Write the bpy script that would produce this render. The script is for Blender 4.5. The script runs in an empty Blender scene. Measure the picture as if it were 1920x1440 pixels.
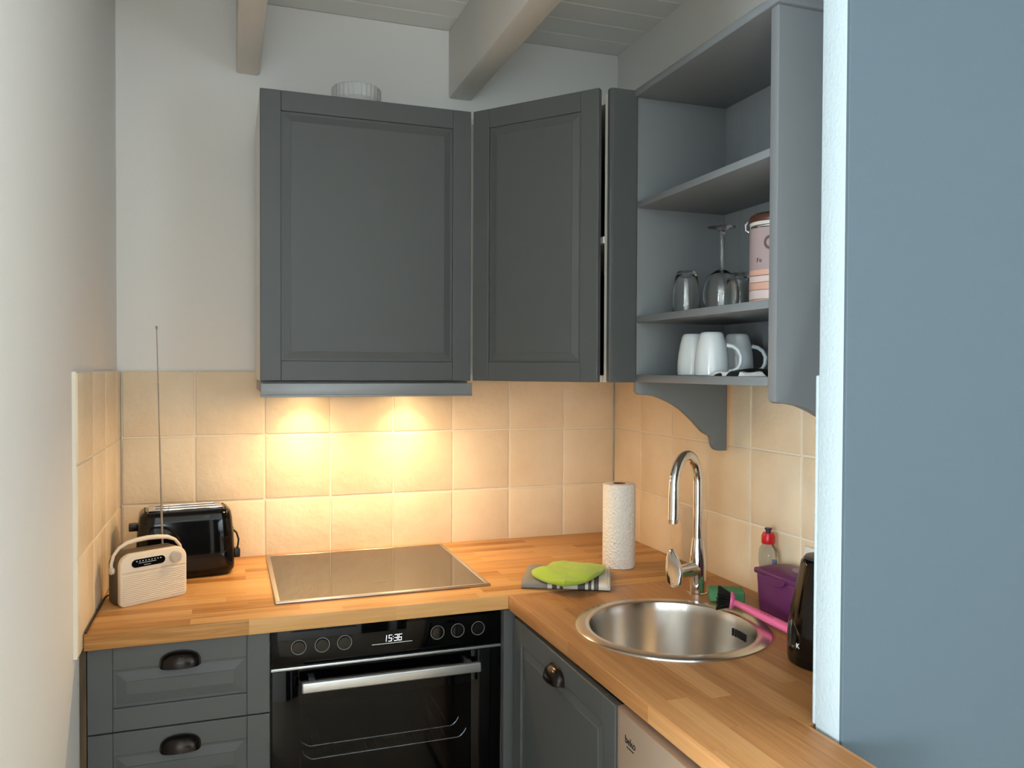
import bpy, bmesh, math, random
from mathutils import Vector, Matrix, noise
random.seed(7)
C = bpy.context.scene.collection
PI = math.pi

# ------------------------------------------------------------------ helpers
def lin(c):
    return c / 12.92 if c <= 0.04045 else ((c + 0.055) / 1.055) ** 2.4
def rgb(r, g, b):
    return (lin(r / 255), lin(g / 255), lin(b / 255), 1)

class MB:
    """collects shapes in one bmesh and links them as one mesh object"""
    def __init__(self):
        self.bm = bmesh.new()
    def add(self, other, mi=0, M=None):
        if M is not None:
            bmesh.ops.transform(other, matrix=M, verts=other.verts)
        for f in other.faces:
            f.material_index = mi
        me = bpy.data.meshes.new('tmp')
        other.to_mesh(me); other.free()
        self.bm.from_mesh(me)
        bpy.data.meshes.remove(me)
    def box(self, x0, x1, y0, y1, z0, z1, bev=0, seg=2, mi=0, M=None):
        b = bmesh.new()
        bmesh.ops.create_cube(b, size=1)
        for v in b.verts:
            v.co = Vector(((x0 + x1) / 2 + v.co.x * (x1 - x0), (y0 + y1) / 2 + v.co.y * (y1 - y0), (z0 + z1) / 2 + v.co.z * (z1 - z0)))
        if bev > 0:
            bmesh.ops.bevel(b, geom=list(b.edges), offset=bev, segments=seg, profile=0.5, affect='EDGES')
        self.add(b, mi, M); return self
    def lathe(self, prof, c=(0, 0, 0), seg=48, mi=0, M=None, close=False, sx=1, sy=1, ripple=None):
        b = bmesh.new(); rings = []
        for (r, z) in prof:
            if r < 1e-6:
                rings.append([b.verts.new((c[0], c[1], c[2] + z))])
            else:
                ring = []
                for k in range(seg):
                    a = 2 * PI * k / seg
                    rr = r * (1 + (ripple(a, z) if ripple else 0))
                    ring.append(b.verts.new((c[0] + rr * math.cos(a) * sx, c[1] + rr * math.sin(a) * sy, c[2] + z)))
                rings.append(ring)
        if close: rings.append(rings[0])
        for p, q in zip(rings[:-1], rings[1:]):
            for k in range(seg):
                k2 = (k + 1) % seg
                if len(p) == 1 and len(q) == 1: continue
                try:
                    if len(p) == 1: b.faces.new((p[0], q[k2], q[k]))
                    elif len(q) == 1: b.faces.new((p[k], p[k2], q[0]))
                    else: b.faces.new((p[k], p[k2], q[k2], q[k]))
                except ValueError: pass
        bmesh.ops.recalc_face_normals(b, faces=b.faces)
        self.add(b, mi, M); return self
    def tube(self, pts, rad, seg=12, mi=0, M=None, closed=False, flat=1.0):
        b = bmesh.new(); pts = [Vector(p) for p in pts]; n = len(pts)
        rads = rad if isinstance(rad, (list, tuple)) else [rad] * n
        rings = []; up = None
        for i, p in enumerate(pts):
            if closed: t = pts[(i + 1) % n] - pts[i - 1]
            elif i == 0: t = pts[1] - p
            elif i == n - 1: t = p - pts[-2]
            else: t = (pts[i + 1] - p).normalized() + (p - pts[i - 1]).normalized()
            t.normalize()
            if up is None:
                up = Vector((0, 0, 1)) if abs(t.z) < 0.9 else Vector((1, 0, 0))
            s = t.cross(up).normalized(); up = s.cross(t).normalized()
            rings.append([b.verts.new(p + (s * math.cos(2 * PI * k / seg) + up * math.sin(2 * PI * k / seg) * flat) * rads[i]) for k in range(seg)])
        m = n if closed else n - 1
        for i in range(m):
            A, B = rings[i], rings[(i + 1) % n]
            for k in range(seg):
                b.faces.new((A[k], A[(k + 1) % seg], B[(k + 1) % seg], B[k]))
        if not closed:
            b.faces.new(list(reversed(rings[0]))); b.faces.new(rings[-1])
        bmesh.ops.recalc_face_normals(b, faces=b.faces)
        self.add(b, mi, M); return self
    def prism(self, pts, d0, d1, axis='y', bev=0, seg=2, mi=0, M=None):
        """polygon in two axes extruded along the third"""
        b = bmesh.new()
        def P(u, v, d):
            return {'y': (u, d, v), 'x': (d, u, v), 'z': (u, v, d)}[axis]
        lo = [b.verts.new(P(u, v, d0)) for u, v in pts]; hi = [b.verts.new(P(u, v, d1)) for u, v in pts]
        b.faces.new(lo); b.faces.new(list(reversed(hi))); n = len(pts)
        for k in range(n):
            b.faces.new((lo[k], hi[k], hi[(k + 1) % n], lo[(k + 1) % n]))
        bmesh.ops.recalc_face_normals(b, faces=b.faces)
        if bev > 0:
            fl = {f for f in b.faces if len(f.verts) == n and n > 4} or set()
            ed = [e for e in b.edges if any(f in fl for f in e.link_faces)] if n > 4 else list(b.edges)
            bmesh.ops.bevel(b, geom=ed, offset=bev, segments=seg, profile=0.5, affect='EDGES')
        self.add(b, mi, M); return self
    def surf(self, fn, nu, nv, mi=0, M=None, wrapu=False):
        b = bmesh.new()
        g = [[b.verts.new(fn(i / nu, j / nv)) for j in range(nv + 1)] for i in range(nu if wrapu else nu + 1)]
        for i in range(nu):
            i2 = (i + 1) % nu if wrapu else i + 1
            for j in range(nv):
                try: b.faces.new((g[i][j], g[i2][j], g[i2][j + 1], g[i][j + 1]))
                except ValueError: pass
        bmesh.ops.remove_doubles(b, verts=b.verts, dist=1e-5)
        bmesh.ops.recalc_face_normals(b, faces=b.faces)
        self.add(b, mi, M); return self
    def build(self, name, mat, parent=None, loc=None, rotz=None, ang=35, label=None):
        bm = self.bm
        bmesh.ops.recalc_face_normals(bm, faces=bm.faces)
        for f in bm.faces: f.smooth = True
        for e in bm.edges:
            if len(e.link_faces) == 2 and e.calc_face_angle(0) > math.radians(ang): e.smooth = False
        me = bpy.data.meshes.new(name); bm.to_mesh(me); bm.free()
        for m in (mat if isinstance(mat, (list, tuple)) else [mat]): me.materials.append(m)
        o = bpy.data.objects.new(name, me); C.objects.link(o)
        if parent: o.parent = parent
        if loc: o.location = loc
        if rotz is not None: o.rotation_euler = (0, 0, rotz)
        if label: o['label'] = label
        return o

def tag(o, label, cat, group=None, kind=None):
    o['label'] = label; o['category'] = cat
    if group: o['group'] = group
    if kind: o['kind'] = kind
    return o
def thing(name, label, cat, loc=(0, 0, 0), rotz=0, group=None):
    o = bpy.data.objects.new(name, None); C.objects.link(o)
    o.location = loc; o.rotation_euler = (0, 0, rotz); o.empty_display_size = 0.05
    return tag(o, label, cat, group)
def text(name, s, size, mat, parent, loc, rot, ext=0.0003, label=None, align='CENTER'):
    cu = bpy.data.curves.new(name, 'FONT'); cu.body = s; cu.size = size; cu.extrude = ext
    cu.align_x = align; cu.align_y = 'CENTER'; cu.materials.append(mat)
    tmp = bpy.data.objects.new('tmp', cu); C.objects.link(tmp)
    bpy.context.view_layer.update()
    me = bpy.data.meshes.new_from_object(tmp.evaluated_get(bpy.context.evaluated_depsgraph_get()))
    bpy.data.objects.remove(tmp); bpy.data.curves.remove(cu)
    me.materials.clear(); me.materials.append(mat)
    o = bpy.data.objects.new(name, me); C.objects.link(o)
    o.parent = parent; o.location = loc; o.rotation_euler = rot
    if label: o['label'] = label
    return o

# ------------------------------------------------------------------ materials
def mat(name, col, rough=0.5, metal=0.0, spec=0.5, coat=0, trans=0, ior=1.45, emit=None, estr=0, aniso=0):
    m = bpy.data.materials.new(name); m.use_nodes = True
    b = m.node_tree.nodes['Principled BSDF']
    b.inputs['Base Color'].default_value = col
    b.inputs['Roughness'].default_value = rough
    b.inputs['Metallic'].default_value = metal
    b.inputs['Specular IOR Level'].default_value = spec
    b.inputs['Coat Weight'].default_value = coat
    b.inputs['Transmission Weight'].default_value = trans
    b.inputs['IOR'].default_value = ior
    if aniso: b.inputs['Anisotropic'].default_value = aniso
    if emit:
        b.inputs['Emission Color'].default_value = emit; b.inputs['Emission Strength'].default_value = estr
    return m
def nodes(m):
    return m.node_tree.nodes, m.node_tree.links, m.node_tree.nodes['Principled BSDF']
def bump(m, scale, strength, dist=0.001, detail=4, stretch=None, kind='noise', coords='Object'):
    N, L, b = nodes(m)
    tc = N.new('ShaderNodeTexCoord'); mp = N.new('ShaderNodeMapping')
    if stretch: mp.inputs['Scale'].default_value = stretch
    L.new(tc.outputs[coords], mp.inputs['Vector'])
    if kind == 'noise':
        t = N.new('ShaderNodeTexNoise'); t.inputs['Scale'].default_value = scale; t.inputs['Detail'].default_value = detail
        out = t.outputs['Fac']
    else:
        t = N.new('ShaderNodeTexVoronoi'); t.inputs['Scale'].default_value = scale; out = t.outputs['Distance']
    L.new(mp.outputs['Vector'], t.inputs['Vector'])
    bp = N.new('ShaderNodeBump'); bp.inputs['Strength'].default_value = strength; bp.inputs['Distance'].default_value = dist
    L.new(out, bp.inputs['Height']); L.new(bp.outputs['Normal'], b.inputs['Normal'])
    return m
def vary(m, c0, c1, scale, stretch=None, detail=3, lo=0.35, hi=0.65):
    N, L, b = nodes(m)
    tc = N.new('ShaderNodeTexCoord'); mp = N.new('ShaderNodeMapping')
    if stretch: mp.inputs['Scale'].default_value = stretch
    L.new(tc.outputs['Object'], mp.inputs['Vector'])
    t = N.new('ShaderNodeTexNoise'); t.inputs['Scale'].default_value = scale; t.inputs['Detail'].default_value = detail
    L.new(mp.outputs['Vector'], t.inputs['Vector'])
    r = N.new('ShaderNodeValToRGB')
    r.color_ramp.elements[0].position = lo; r.color_ramp.elements[0].color = c0
    r.color_ramp.elements[1].position = hi; r.color_ramp.elements[1].color = c1
    L.new(t.outputs['Fac'], r.inputs['Fac']); L.new(r.outputs['Color'], b.inputs['Base Color'])
    return m

def butcher(name, along, c_dark, c_mid, c_light):
    """solid-oak staves glued side by side; along = 'x' or 'y'"""
    m = mat(name, c_mid, 0.42, spec=0.4)
    N, L, b = nodes(m)
    tc = N.new('ShaderNodeTexCoord'); sep = N.new('ShaderNodeSeparateXYZ'); L.new(tc.outputs['Object'], sep.inputs[0])
    comb = N.new('ShaderNodeCombineXYZ')
    lo, ac = ('X', 'Y') if along == 'x' else ('Y', 'X')
    # vertical faces: fold height into the across coordinate
    addz = N.new('ShaderNodeMath'); addz.operation = 'ADD'
    L.new(sep.outputs[ac], addz.inputs[0]); L.new(sep.outputs['Z'], addz.inputs[1])
    L.new(sep.outputs[lo], comb.inputs[0]); L.new(addz.outputs[0], comb.inputs[1])
    br = N.new('ShaderNodeTexBrick')
    br.inputs['Scale'].default_value = 1.0
    br.inputs['Brick Width'].default_value = 0.36; br.inputs['Row Height'].default_value = 0.043
    br.inputs['Mortar Size'].default_value = 0.0; br.inputs['Mortar Smooth'].default_value = 0
    br.offset = 0.37; br.offset_frequency = 2; br.squash = 1.35; br.squash_frequency = 3
    br.inputs['Color1'].default_value = (0, 0, 0, 1); br.inputs['Color2'].default_value = (1, 1, 1, 1)
    br.inputs['Bias'].default_value = 0
    L.new(comb.outputs[0], br.inputs['Vector'])
    # grain
    mp = N.new('ShaderNodeMapping'); mp.inputs['Scale'].default_value = (3.0, 60, 60)
    L.new(comb.outputs[0], mp.inputs['Vector'])
    # shift the grain in every stave
    off = N.new('ShaderNodeVectorMath'); off.operation = 'ADD'
    L.new(mp.outputs[0], off.inputs[0])
    sc = N.new('ShaderNodeVectorMath'); sc.operation = 'SCALE'; sc.inputs['Scale'].default_value = 37
    L.new(br.outputs['Color'], sc.inputs[0]); L.new(sc.outputs[0], off.inputs[1])
    t = N.new('ShaderNodeTexNoise'); t.inputs['Scale'].default_value = 1.6; t.inputs['Detail'].default_value = 5; t.inputs['Distortion'].default_value = 0.6
    L.new(off.outputs[0], t.inputs['Vector'])
    mix = N.new('ShaderNodeMix'); mix.data_type = 'FLOAT'; mix.inputs['Factor'].default_value = 0.60
    L.new(br.outputs['Color'], mix.inputs['A']); L.new(t.outputs['Fac'], mix.inputs['B'])
    r = N.new('ShaderNodeValToRGB'); e = r.color_ramp.elements
    e[0].position = 0.2; e[0].color = c_dark; e[1].position = 0.82; e[1].color = c_light
    x = e.new(0.5); x.color = c_mid
    L.new(mix.outputs['Result'], r.inputs['Fac']); L.new(r.outputs['Color'], b.inputs['Base Color'])
    bp = N.new('ShaderNodeBump'); bp.inputs['Strength'].default_value = 0.12; bp.inputs['Distance'].default_value = 0.001
    L.new(t.outputs['Fac'], bp.inputs['Height']); L.new(bp.outputs['Normal'], b.inputs['Normal'])
    return m

M = {}
M['plaster'] = bump(mat('white_plaster', rgb(236, 235, 231), 0.9, spec=0.2), 160, 0.25, 0.002)
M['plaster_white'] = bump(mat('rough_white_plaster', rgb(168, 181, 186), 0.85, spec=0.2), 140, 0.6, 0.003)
M['beam'] = bump(mat('white_beam_paint', rgb(234, 230, 224), 0.75, spec=0.3), 60, 0.3, 0.003, stretch=(1, .15, 1))
M['ceil'] = mat('white_ceiling_boards', rgb(236, 236, 232), 0.75, spec=0.3)
M['blue_wall'] = bump(mat('blue_grey_wall_paint', rgb(80, 94, 103), 0.75, spec=0.3), 120, 0.2, 0.002)
M['room_wall'] = mat('room_wall_paint', rgb(232, 231, 228), 0.9)
M['floor'] = vary(mat('pale_floor_boards', rgb(202, 182, 158), 0.5), rgb(190, 168, 142), rgb(214, 196, 172), 6, (1, 8, 1))  # pale tone chosen to bounce daylight up to the ceiling
M['tile'] = mat('cream_glazed_tile', rgb(235, 216, 186), 0.42, spec=0.45)
vary(M['tile'], rgb(229, 209, 178), rgb(239, 222, 194), 5, detail=5)
bump(M['tile'], 30, 0.5, 0.006, detail=4)
M['grout'] = bump(mat('pale_grout', rgb(236, 226, 208), 0.9), 300, 0.3, 0.001)
M['grey'] = mat('grey_painted_front', rgb(82, 85, 86), 0.42, spec=0.45)
M['grey_shelf'] = mat('grey_painted_shelf', rgb(122, 127, 131), 0.45, spec=0.45)
M['white_board'] = mat('white_melamine', rgb(230, 228, 222), 0.45)
M['hood_grey'] = mat('grey_hood_metal', rgb(138, 142, 145), 0.35, metal=0.2)
M['wood_l'] = butcher('oak_worktop_along_back', 'x', rgb(150, 98, 46), rgb(202, 150, 90), rgb(216, 170, 112))
M['wood_r'] = butcher('oak_worktop_along_right', 'y', rgb(148, 98, 54), rgb(176, 125, 77), rgb(194, 147, 97))
M['raw_wood'] = vary(mat('raw_oak_edge', rgb(96, 78, 56), 0.7), rgb(70, 56, 38), rgb(112, 94, 68), 30, (1, 1, .1))
M['steel'] = mat('brushed_steel', rgb(200, 196, 190), 0.28, metal=1.0)
M['sink_steel'] = bump(mat('brushed_sink_steel', rgb(214, 210, 204), 0.26, metal=1.0, aniso=0.5), 400, 0.05, 0.001, stretch=(1, 1, .05))
N_, L_n, b_s = nodes(M['sink_steel'])
b_s.inputs['Anisotropic'].default_value = 0.8; b_s.inputs['Anisotropic Rotation'].default_value = 0.25
tg = N_.new('ShaderNodeTangent'); tg.direction_type = 'RADIAL'; tg.axis = 'Z'; L_n.new(tg.outputs[0], b_s.inputs['Tangent'])
M['chrome'] = mat('polished_chrome', rgb(225, 226, 228), 0.06, metal=1.0)
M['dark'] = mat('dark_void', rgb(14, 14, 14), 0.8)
M['black_glass'] = mat('black_oven_glass', rgb(3, 3, 4), 0.04, spec=0.22)
M['black_gloss'] = mat('black_gloss_plastic', rgb(6, 5, 5), 0.07, spec=0.45)
M['black_plastic'] = mat('black_plastic', rgb(16, 16, 17), 0.35)
M['bronze'] = mat('blackened_bronze', rgb(46, 42, 40), 0.22, metal=0.85)
M['white_mark'] = mat('white_print', rgb(230, 232, 235), 0.5)
M['grey_mark'] = mat('grey_print', rgb(120, 122, 124), 0.4, metal=.5)
M['digits'] = mat('lit_digits', rgb(240, 245, 255), 0.5, emit=(0.9, 0.94, 1, 1), estr=1.1)
M['lamp_and_fill'] = mat('lit_halogen_lamp', rgb(255, 230, 190), 0.5, emit=(1, 0.72, 0.38, 1), estr=30)
M['alu'] = mat('satin_aluminium', rgb(190, 194, 198), 0.32, metal=0.9)

# ------------------------------------------------------------------ dimensions
W = 1.686           # x of the right tile face; left tile face x = 0, back tile face y = 0
HW = 0.90           # worktop height
CEIL = 2.69
STUB_Y0, STUB_Y1, STUB_X = -1.675, -1.613, 1.264
T = 0.211
ROWS = [(0.8625, 1.0825), (1.0825, 1.2935), (1.2935, 1.5015)]

# ------------------------------------------------------------------ room shell
m = MB(); m.box(-3.2, 3.0, -6.2, 0.2, -0.1, 0)
tag(m.build('floor', M['floor']), 'pale boarded floor of the room', 'floor', kind='structure')
m = MB(); y = 0.012
m.box(-3.2, 3.0, -6.2, 0.2, CEIL + 0.012, CEIL + 0.1)
k = 0
while y > -6.2:
    m.box(-3.2, 3.0, max(y - 0.1142, -6.2), y, CEIL, CEIL + 0.02, 0.0035, 1); y -= 0.115
tag(m.build('ceiling', M['ceil']), 'white boarded ceiling above the beams', 'ceiling', kind='structure')

def tile_panel(name, parent, us, rows, place, seed, edge_mat=None):
    """us: joint positions along the wall; place(u, d, z) maps to world (d = out of the wall)"""
    rnd = random.Random(seed); g = 0.0026; mb = MB()
    b = bmesh.new()
    def quad_box(u0, u1, z0, z1, d0, d1):
        bb = bmesh.new()
        j = lambda: rnd.uniform(-0.0009, 0.0009)
        cs = [(u0 + j(), z0 + j()), (u1 + j(), z0 + j()), (u1 + j(), z1 + j()), (u0 + j(), z1 + j())]
        lo = [bb.verts.new(place(u, d0, z)) for u, z in cs]; t = rnd.uniform(-0.0005, 0.0005)
        hi = [bb.verts.new(place(u, d1 + t, z)) for u, z in cs]
        bb.faces.new(lo); bb.faces.new(hi)
        for q in range(4): bb.faces.new((lo[q], lo[(q + 1) % 4], hi[(q + 1) % 4], hi[q]))
        bmesh.ops.recalc_face_normals(bb, faces=bb.faces)
        ed = [e for e in bb.edges if all(v in hi for v in e.verts)]
        ed += [e for e in bb.edges if (e.verts[0] in hi) != (e.verts[1] in hi)]
        bmesh.ops.bevel(bb, geom=ed, offset=0.0030, segments=3, profile=0.5, affect='EDGES')
        return bb
    for u0, u1 in zip(us[:-1], us[1:]):
        for z0, z1 in rows:
            mb.add(quad_box(min(u0, u1) + g, max(u0, u1) - g, z0 + g, z1 - g, -0.009, 0.0), 0)
    bb = bmesh.new()
    z0, z1 = rows[0][0], rows[-1][1] - 0.001
    u0, u1 = min(us), max(us)
    lo = [bb.verts.new(place(u, -0.011, z)) for u, z in ((u0, z0), (u1, z0), (u1, z1), (u0, z1))]
    hi = [bb.verts.new(place(u, -0.0028, z)) for u, z in ((u0, z0), (u1, z0), (u1, z1), (u0, z1))]
    bb.faces.new(lo); bb.faces.new(hi)
    for q in range(4): bb.faces.new((lo[q], lo[(q + 1) % 4], hi[(q + 1) % 4], hi[q]))
    mb.add(bb, 1)
    b.free()
    return mb.build(name, [M['tile'], M['grout']], parent)

m = MB(); m.box(-0.2, 1.9, 0.011, 0.2, 0, CEIL)
wb = tag(m.build('wall_back', M['plaster']), 'white plaster back wall above a band of cream tiles', 'wall', kind='structure')
tile_panel('tile_backsplash', wb, [0.0021 + T * i for i in range(8)] + [W], ROWS, lambda u, d, z: (u, -d, z), 1)
m = MB(); m.box(-0.16, -0.011, -2.15, 0.2, 0, CEIL, 0.004, 2)
wl = tag(m.build('wall_left', M['plaster']), 'white plaster wall on the left, beside the radio', 'wall', kind='structure')
tile_panel('tile_backsplash', wl, [-0.002, -0.107, -0.318, -0.529, -0.745], ROWS, lambda u, d, z: (d, u, z), 2)
m = MB(); m.box(W + 0.011, W + 0.2, STUB_Y1, 0.2, 0, CEIL)
wr = tag(m.build('wall_right', M['plaster']), 'white plaster wall on the right, behind the tap and shelf unit', 'wall', kind='structure')
tile_panel('tile_backsplash', wr, [-0.0015 - 0.2106 * i for i in range(8)] + [STUB_Y1 - 0.0], ROWS, lambda u, d, z: (W - d, u, z), 3)
# the stub wall that closes the niche towards the room: white plastered end, blue-grey face
m = MB()
m.box(STUB_X, 3.0, STUB_Y0 + 0.004, STUB_Y1, 0, CEIL, 0.003, 2, mi=0)
m.box(STUB_X + 0.001, 3.0, STUB_Y0 - 0.002, STUB_Y0 + 0.006, 0, CEIL, 0.001, 1, mi=1)
ws = tag(m.build('wall_front', [M['plaster_white'], M['blue_wall']]), 'short blue-grey wall with a rough white end at the right edge', 'wall', kind='structure')
m = MB(); m.box(STUB_X - 0.001, W - 0.02, STUB_Y1, STUB_Y1 + 0.007, HW + 0.001, 1.5015, 0.003, 2)
m.build('tile_backsplash', M['plaster_white'], ws, label='tile layer with a white filled edge')
# rest of the room behind the camera, with two windows for the daylight
def wall_with_hole(name, label, axis, pos, thick, a0, a1, h):
    (u0, u1, z0, z1) = h; mb = MB()
    def bx(p0, p1, q0, q1):
        if axis == 'x': mb.box(pos, pos + thick, p0, p1, q0, q1)
        else: mb.box(p0, p1, pos, pos + thick, q0, q1)
    bx(a0, u0, 0, CEIL); bx(u1, a1, 0, CEIL); bx(u0, u1, 0, z0); bx(u0, u1, z1, CEIL)
    return tag(mb.build(name, M['room_wall']), label, 'wall', kind='structure')
WIN1 = (-4.8, -3.3, 0.75, 2.25)
WIN2 = (-0.85, 0.85, 0.85, 2.25)
WIN3 = (-5.6, -3.4, 0.75, 2.25)
wall_with_hole('wall_far_left', 'room wall with a window far left of the camera', 'x', -3.2, 0.12, -6.2, 0.2, WIN1)
wall_with_hole('wall_rear', 'room wall with a window behind the camera', 'y', -6.2, 0.12, -3.2, 3.0, WIN2)
wall_with_hole('wall_far_right', 'room wall with a window right of the camera', 'x', 2.9, 0.12, -6.2, STUB_Y0, WIN3)
m = MB(); m.box(-3.2, -0.16, -2.15, -2.05, 0, CEIL)
tag(m.build('wall_left_return', M['room_wall']), 'room wall running left from the kitchen niche', 'wall', kind='structure')
def window(name, label, axis, pos, h):
    u0, u1, z0, z1 = h; mb = MB(); f = 0.06
    def bx(p0, p1, q0, q1):
        if axis == 'x': mb.box(pos, pos + 0.06, p0, p1, q0, q1, 0.004)
        else: mb.box(p0, p1, pos, pos + 0.06, q0, q1, 0.004)
    bx(u0, u0 + f, z0, z1); bx(u1 - f, u1, z0, z1); bx(u0, u1, z0, z0 + f); bx(u0, u1, z1 - f, z1)
    c = (u0 + u1) / 2; bx(c - f / 2, c + f / 2, z0, z1)
    tag(mb.build(name, M['white_board']), label, 'window', kind='structure')
window('window_1', 'white framed window far left of the camera', 'x', -3.17, WIN1)
window('window_2', 'white framed window behind the camera', 'y', -6.17, WIN2)
window('window_3', 'white framed window right of the camera', 'x', 2.93, WIN3)
# dark doors added to the rear wall to darken the oven reflection
for i, (x0, x1) in enumerate([(0.92, 1.62), (1.86, 2.86)]):
    m = MB(); m.box(x0, x1, -6.08, -6.03, 0.0, 2.1, 0.004); m.box(x0 + 0.1, x1 - 0.1, -6.035, -6.022, 0.2, 0.95, 0.004); m.box(x0 + 0.1, x1 - 0.1, -6.035, -6.022, 1.1, 1.95, 0.004)
    tag(m.build('door_%d' % (i + 1), mat('added_door_dark', rgb(46, 46, 48), 0.5)), ['added dark door near the rear window', 'added wide dark door in the rear right corner'][i], 'door', kind='structure')
# ceiling beams
for i, (x0, x1) in enumerate([(0.339, 0.411), (1.0405, 1.1235)]):
    m = MB(); m.box(x0, x1, -6.15, 0.011, 2.4555, CEIL, 0.006, 2)
    tag(m.build('trim_%d' % (i + 1), M['beam']),
        ['white ceiling beam above the left end of the closed wall cabinet', 'white ceiling beam above the corner wall cabinet'][i], 'ceiling beam', kind='structure')

# ------------------------------------------------------------------ cabinet fronts
def front(mb, w, h, th=0.019, st=0.055, rail=0.055, gd=0.0065, slope=0.019, raise_=0.0050, mi=0):
    """framed front with a raised panel, local: x 0..w, z 0..h, back y = 0, face y = -th"""
    bv = 0.0018
    for x0, x1 in ((0, st), (w - st, w)):
        mb.box(x0, x1, -th, 0, 0, h, bv, 2, mi)
    for z0, z1 in ((0, rail), (h - rail, h)):
        mb.box(st + 0.0002, w - st - 0.0002, -th + 0.0003, 0, z0, z1, bv, 2, mi)
    # panel: flat groove, bevelled rise, flat field
    b = bmesh.new()
    loops = []
    for ins, dep in ((-0.004, gd + 0.004), (0.0005, gd), (0.007, gd), (0.007 + slope, gd - raise_ + 0.0012), (0.0074 + slope, gd - raise_)):
        x0, x1, z0, z1 = st + ins, w - st - ins, rail + ins, h - rail - ins
        loops.append([b.verts.new((x, -th + dep, z)) for x, z in ((x0, z0), (x1, z0), (x1, z1), (x0, z1))])
    for A, B in zip(loops[:-1], loops[1:]):
        for q in range(4): b.faces.new((A[q], A[(q + 1) % 4], B[(q + 1) % 4], B[q]))
    b.faces.new(loops[-1])
    mb.add(b, mi)
    mb.box(st - 0.005, w - st + 0.005, -0.008, -0.001, rail - 0.005, h - rail + 0.005, 0, mi=mi)
    return mb

def cup_pull(parent, loc, rotz, w=0.092, h=0.034, d=0.026):
    a = w / 2 - 0.003; m = MB()
    def f(u, v, s=1.0):
        th = PI * u; ph = PI / 2 * v
        st = math.sin(th) ** 0.55
        return (a * s * math.cos(th), -d * s * st * math.sin(ph) - 0.001, h * s * st * math.cos(ph) ** 0.8 - 0.002)
    m.surf(f, 28, 12)
    m.surf(lambda u, v: f(u, v, 0.93), 28, 12)
    pts = []
    for k in range(25):
        t = PI * k / 24; s = math.sin(t) ** 0.55
        pts.append(((w / 2) * math.cos(t), (h + 0.004) * s - 0.004))
    m.prism(pts, -0.003, 0.0, 'y', 0.0008, 1)
    # rim along the open lower edge
    m.tube([(a * math.cos(PI * k / 20), -d * math.sin(PI * k / 20) ** 0.55 - 0.001, -0.002) for k in range(21)], 0.0013, 6)
    return m.build('cup_handle', M['bronze'], parent, loc, rotz)

# ------------------------------------------------------------------ left wall cabinet + hood
ZB, ZT = 1.4755, 2.2705
g = thing('wall_cabinet', 'closed grey wall cabinet with one panelled door above the extractor hood', 'cabinet', (0.395, 0, ZB))
m = MB(); x0, x1, d = 0.0, 0.598, 0.4155
m.box(x0, x0 + 0.018, -d, -0.002, 0, 0.79, 0.0008, 1); m.box(x1 - 0.018, x1, -d, -0.002, 0, 0.79, 0.0008, 1)
m.box(0.018, x1 - 0.018, -d, -0.002, 0, 0.018); m.box(0.018, x1 - 0.018, -d, -0.002, 0.772, 0.79)
m.box(0.018, x1 - 0.018, -0.012, -0.003, 0.018, 0.772)
m.build('carcass', M['white_board'], g)
m = MB(); front(m, 0.597, 0.795); m.build('door', M['grey'], g, (0.0005, -0.4175, 0.0), ang=4)
h = thing('extractor_hood', 'flat grey extractor hood with lit lamps, the front pair added, under the closed wall cabinet', 'extractor hood', (0.395, 0, 1.43))
m = MB(); m.box(0.004, 0.598, -0.40, -0.02, 0.012, 0.044, 0.002); m.build('housing', M['hood_grey'], h)
m = MB(); m.box(0.0015, 0.603, -0.436, -0.40, 0.003, 0.0385, 0.002, 2); m.box(0.0015, 0.603, -0.4385, -0.43, 0.0, 0.006, 0.0015, 2)
m.build('visor', M['hood_grey'], h)
LAMPS_AND_FILL = [(0.548, -0.085), (0.880, -0.085), (0.548, -0.345), (0.880, -0.345)]  # rear pair makes the wall hotspots; front pair added to spread the light
for lx, ly in LAMPS_AND_FILL:
    m = MB(); m.lathe([(0.034, 0.012), (0.034, 0.008), (0.028, 0.0075), (0.027, 0.011)], (lx - 0.395, ly, 0), 32); r = m.build('lamp_and_fill', M['steel'], h)
    m = MB(); m.lathe([(0, 0.0095), (0.0265, 0.0095), (0.0265, 0.0115), (0, 0.0115)], (lx - 0.395, ly, 0), 32); m.build('lamp_and_fill_lens', M['lamp_and_fill'], r)

# ------------------------------------------------------------------ corner wall cabinet
g = thing('corner_wall_cabinet', 'grey corner wall cabinet with a slanted door standing slightly open', 'cabinet', (0, 0, ZB))
P0, P1 = (1.000, -0.420), (1.300, -0.728)
poly = [(0.998, -0.012), (0.998, -0.40), (1.02, -0.405), (1.296, -0.700), (1.300, -0.742), (W - 0.03, -0.742), (W - 0.012, -0.012)]
m = MB()
m.prism(poly, 0.0, 0.018, 'z'); m.prism(poly, 0.768, 0.786, 'z')
m.box(0.998, 1.014, -0.40, -0.012, 0.018, 0.768); m.box(1.014, W - 0.012, -0.03, -0.012, 0.018, 0.768)
m.box(W - 0.03, W - 0.014, -0.74, -0.03, 0.018, 0.768); m.box(1.288, W - 0.03, -0.745, -0.729, 0.0, 0.786)
m.build('carcass', M['white_board'], g)
m = MB(); m.prism([(1.016, -0.032), (1.016, -0.39), (1.285, -0.690), (1.285, -0.727), (W - 0.032, -0.727), (W - 0.032, -0.032)], 0.382, 0.400, 'z')
m.build('shelf', M['white_board'], g)
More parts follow.
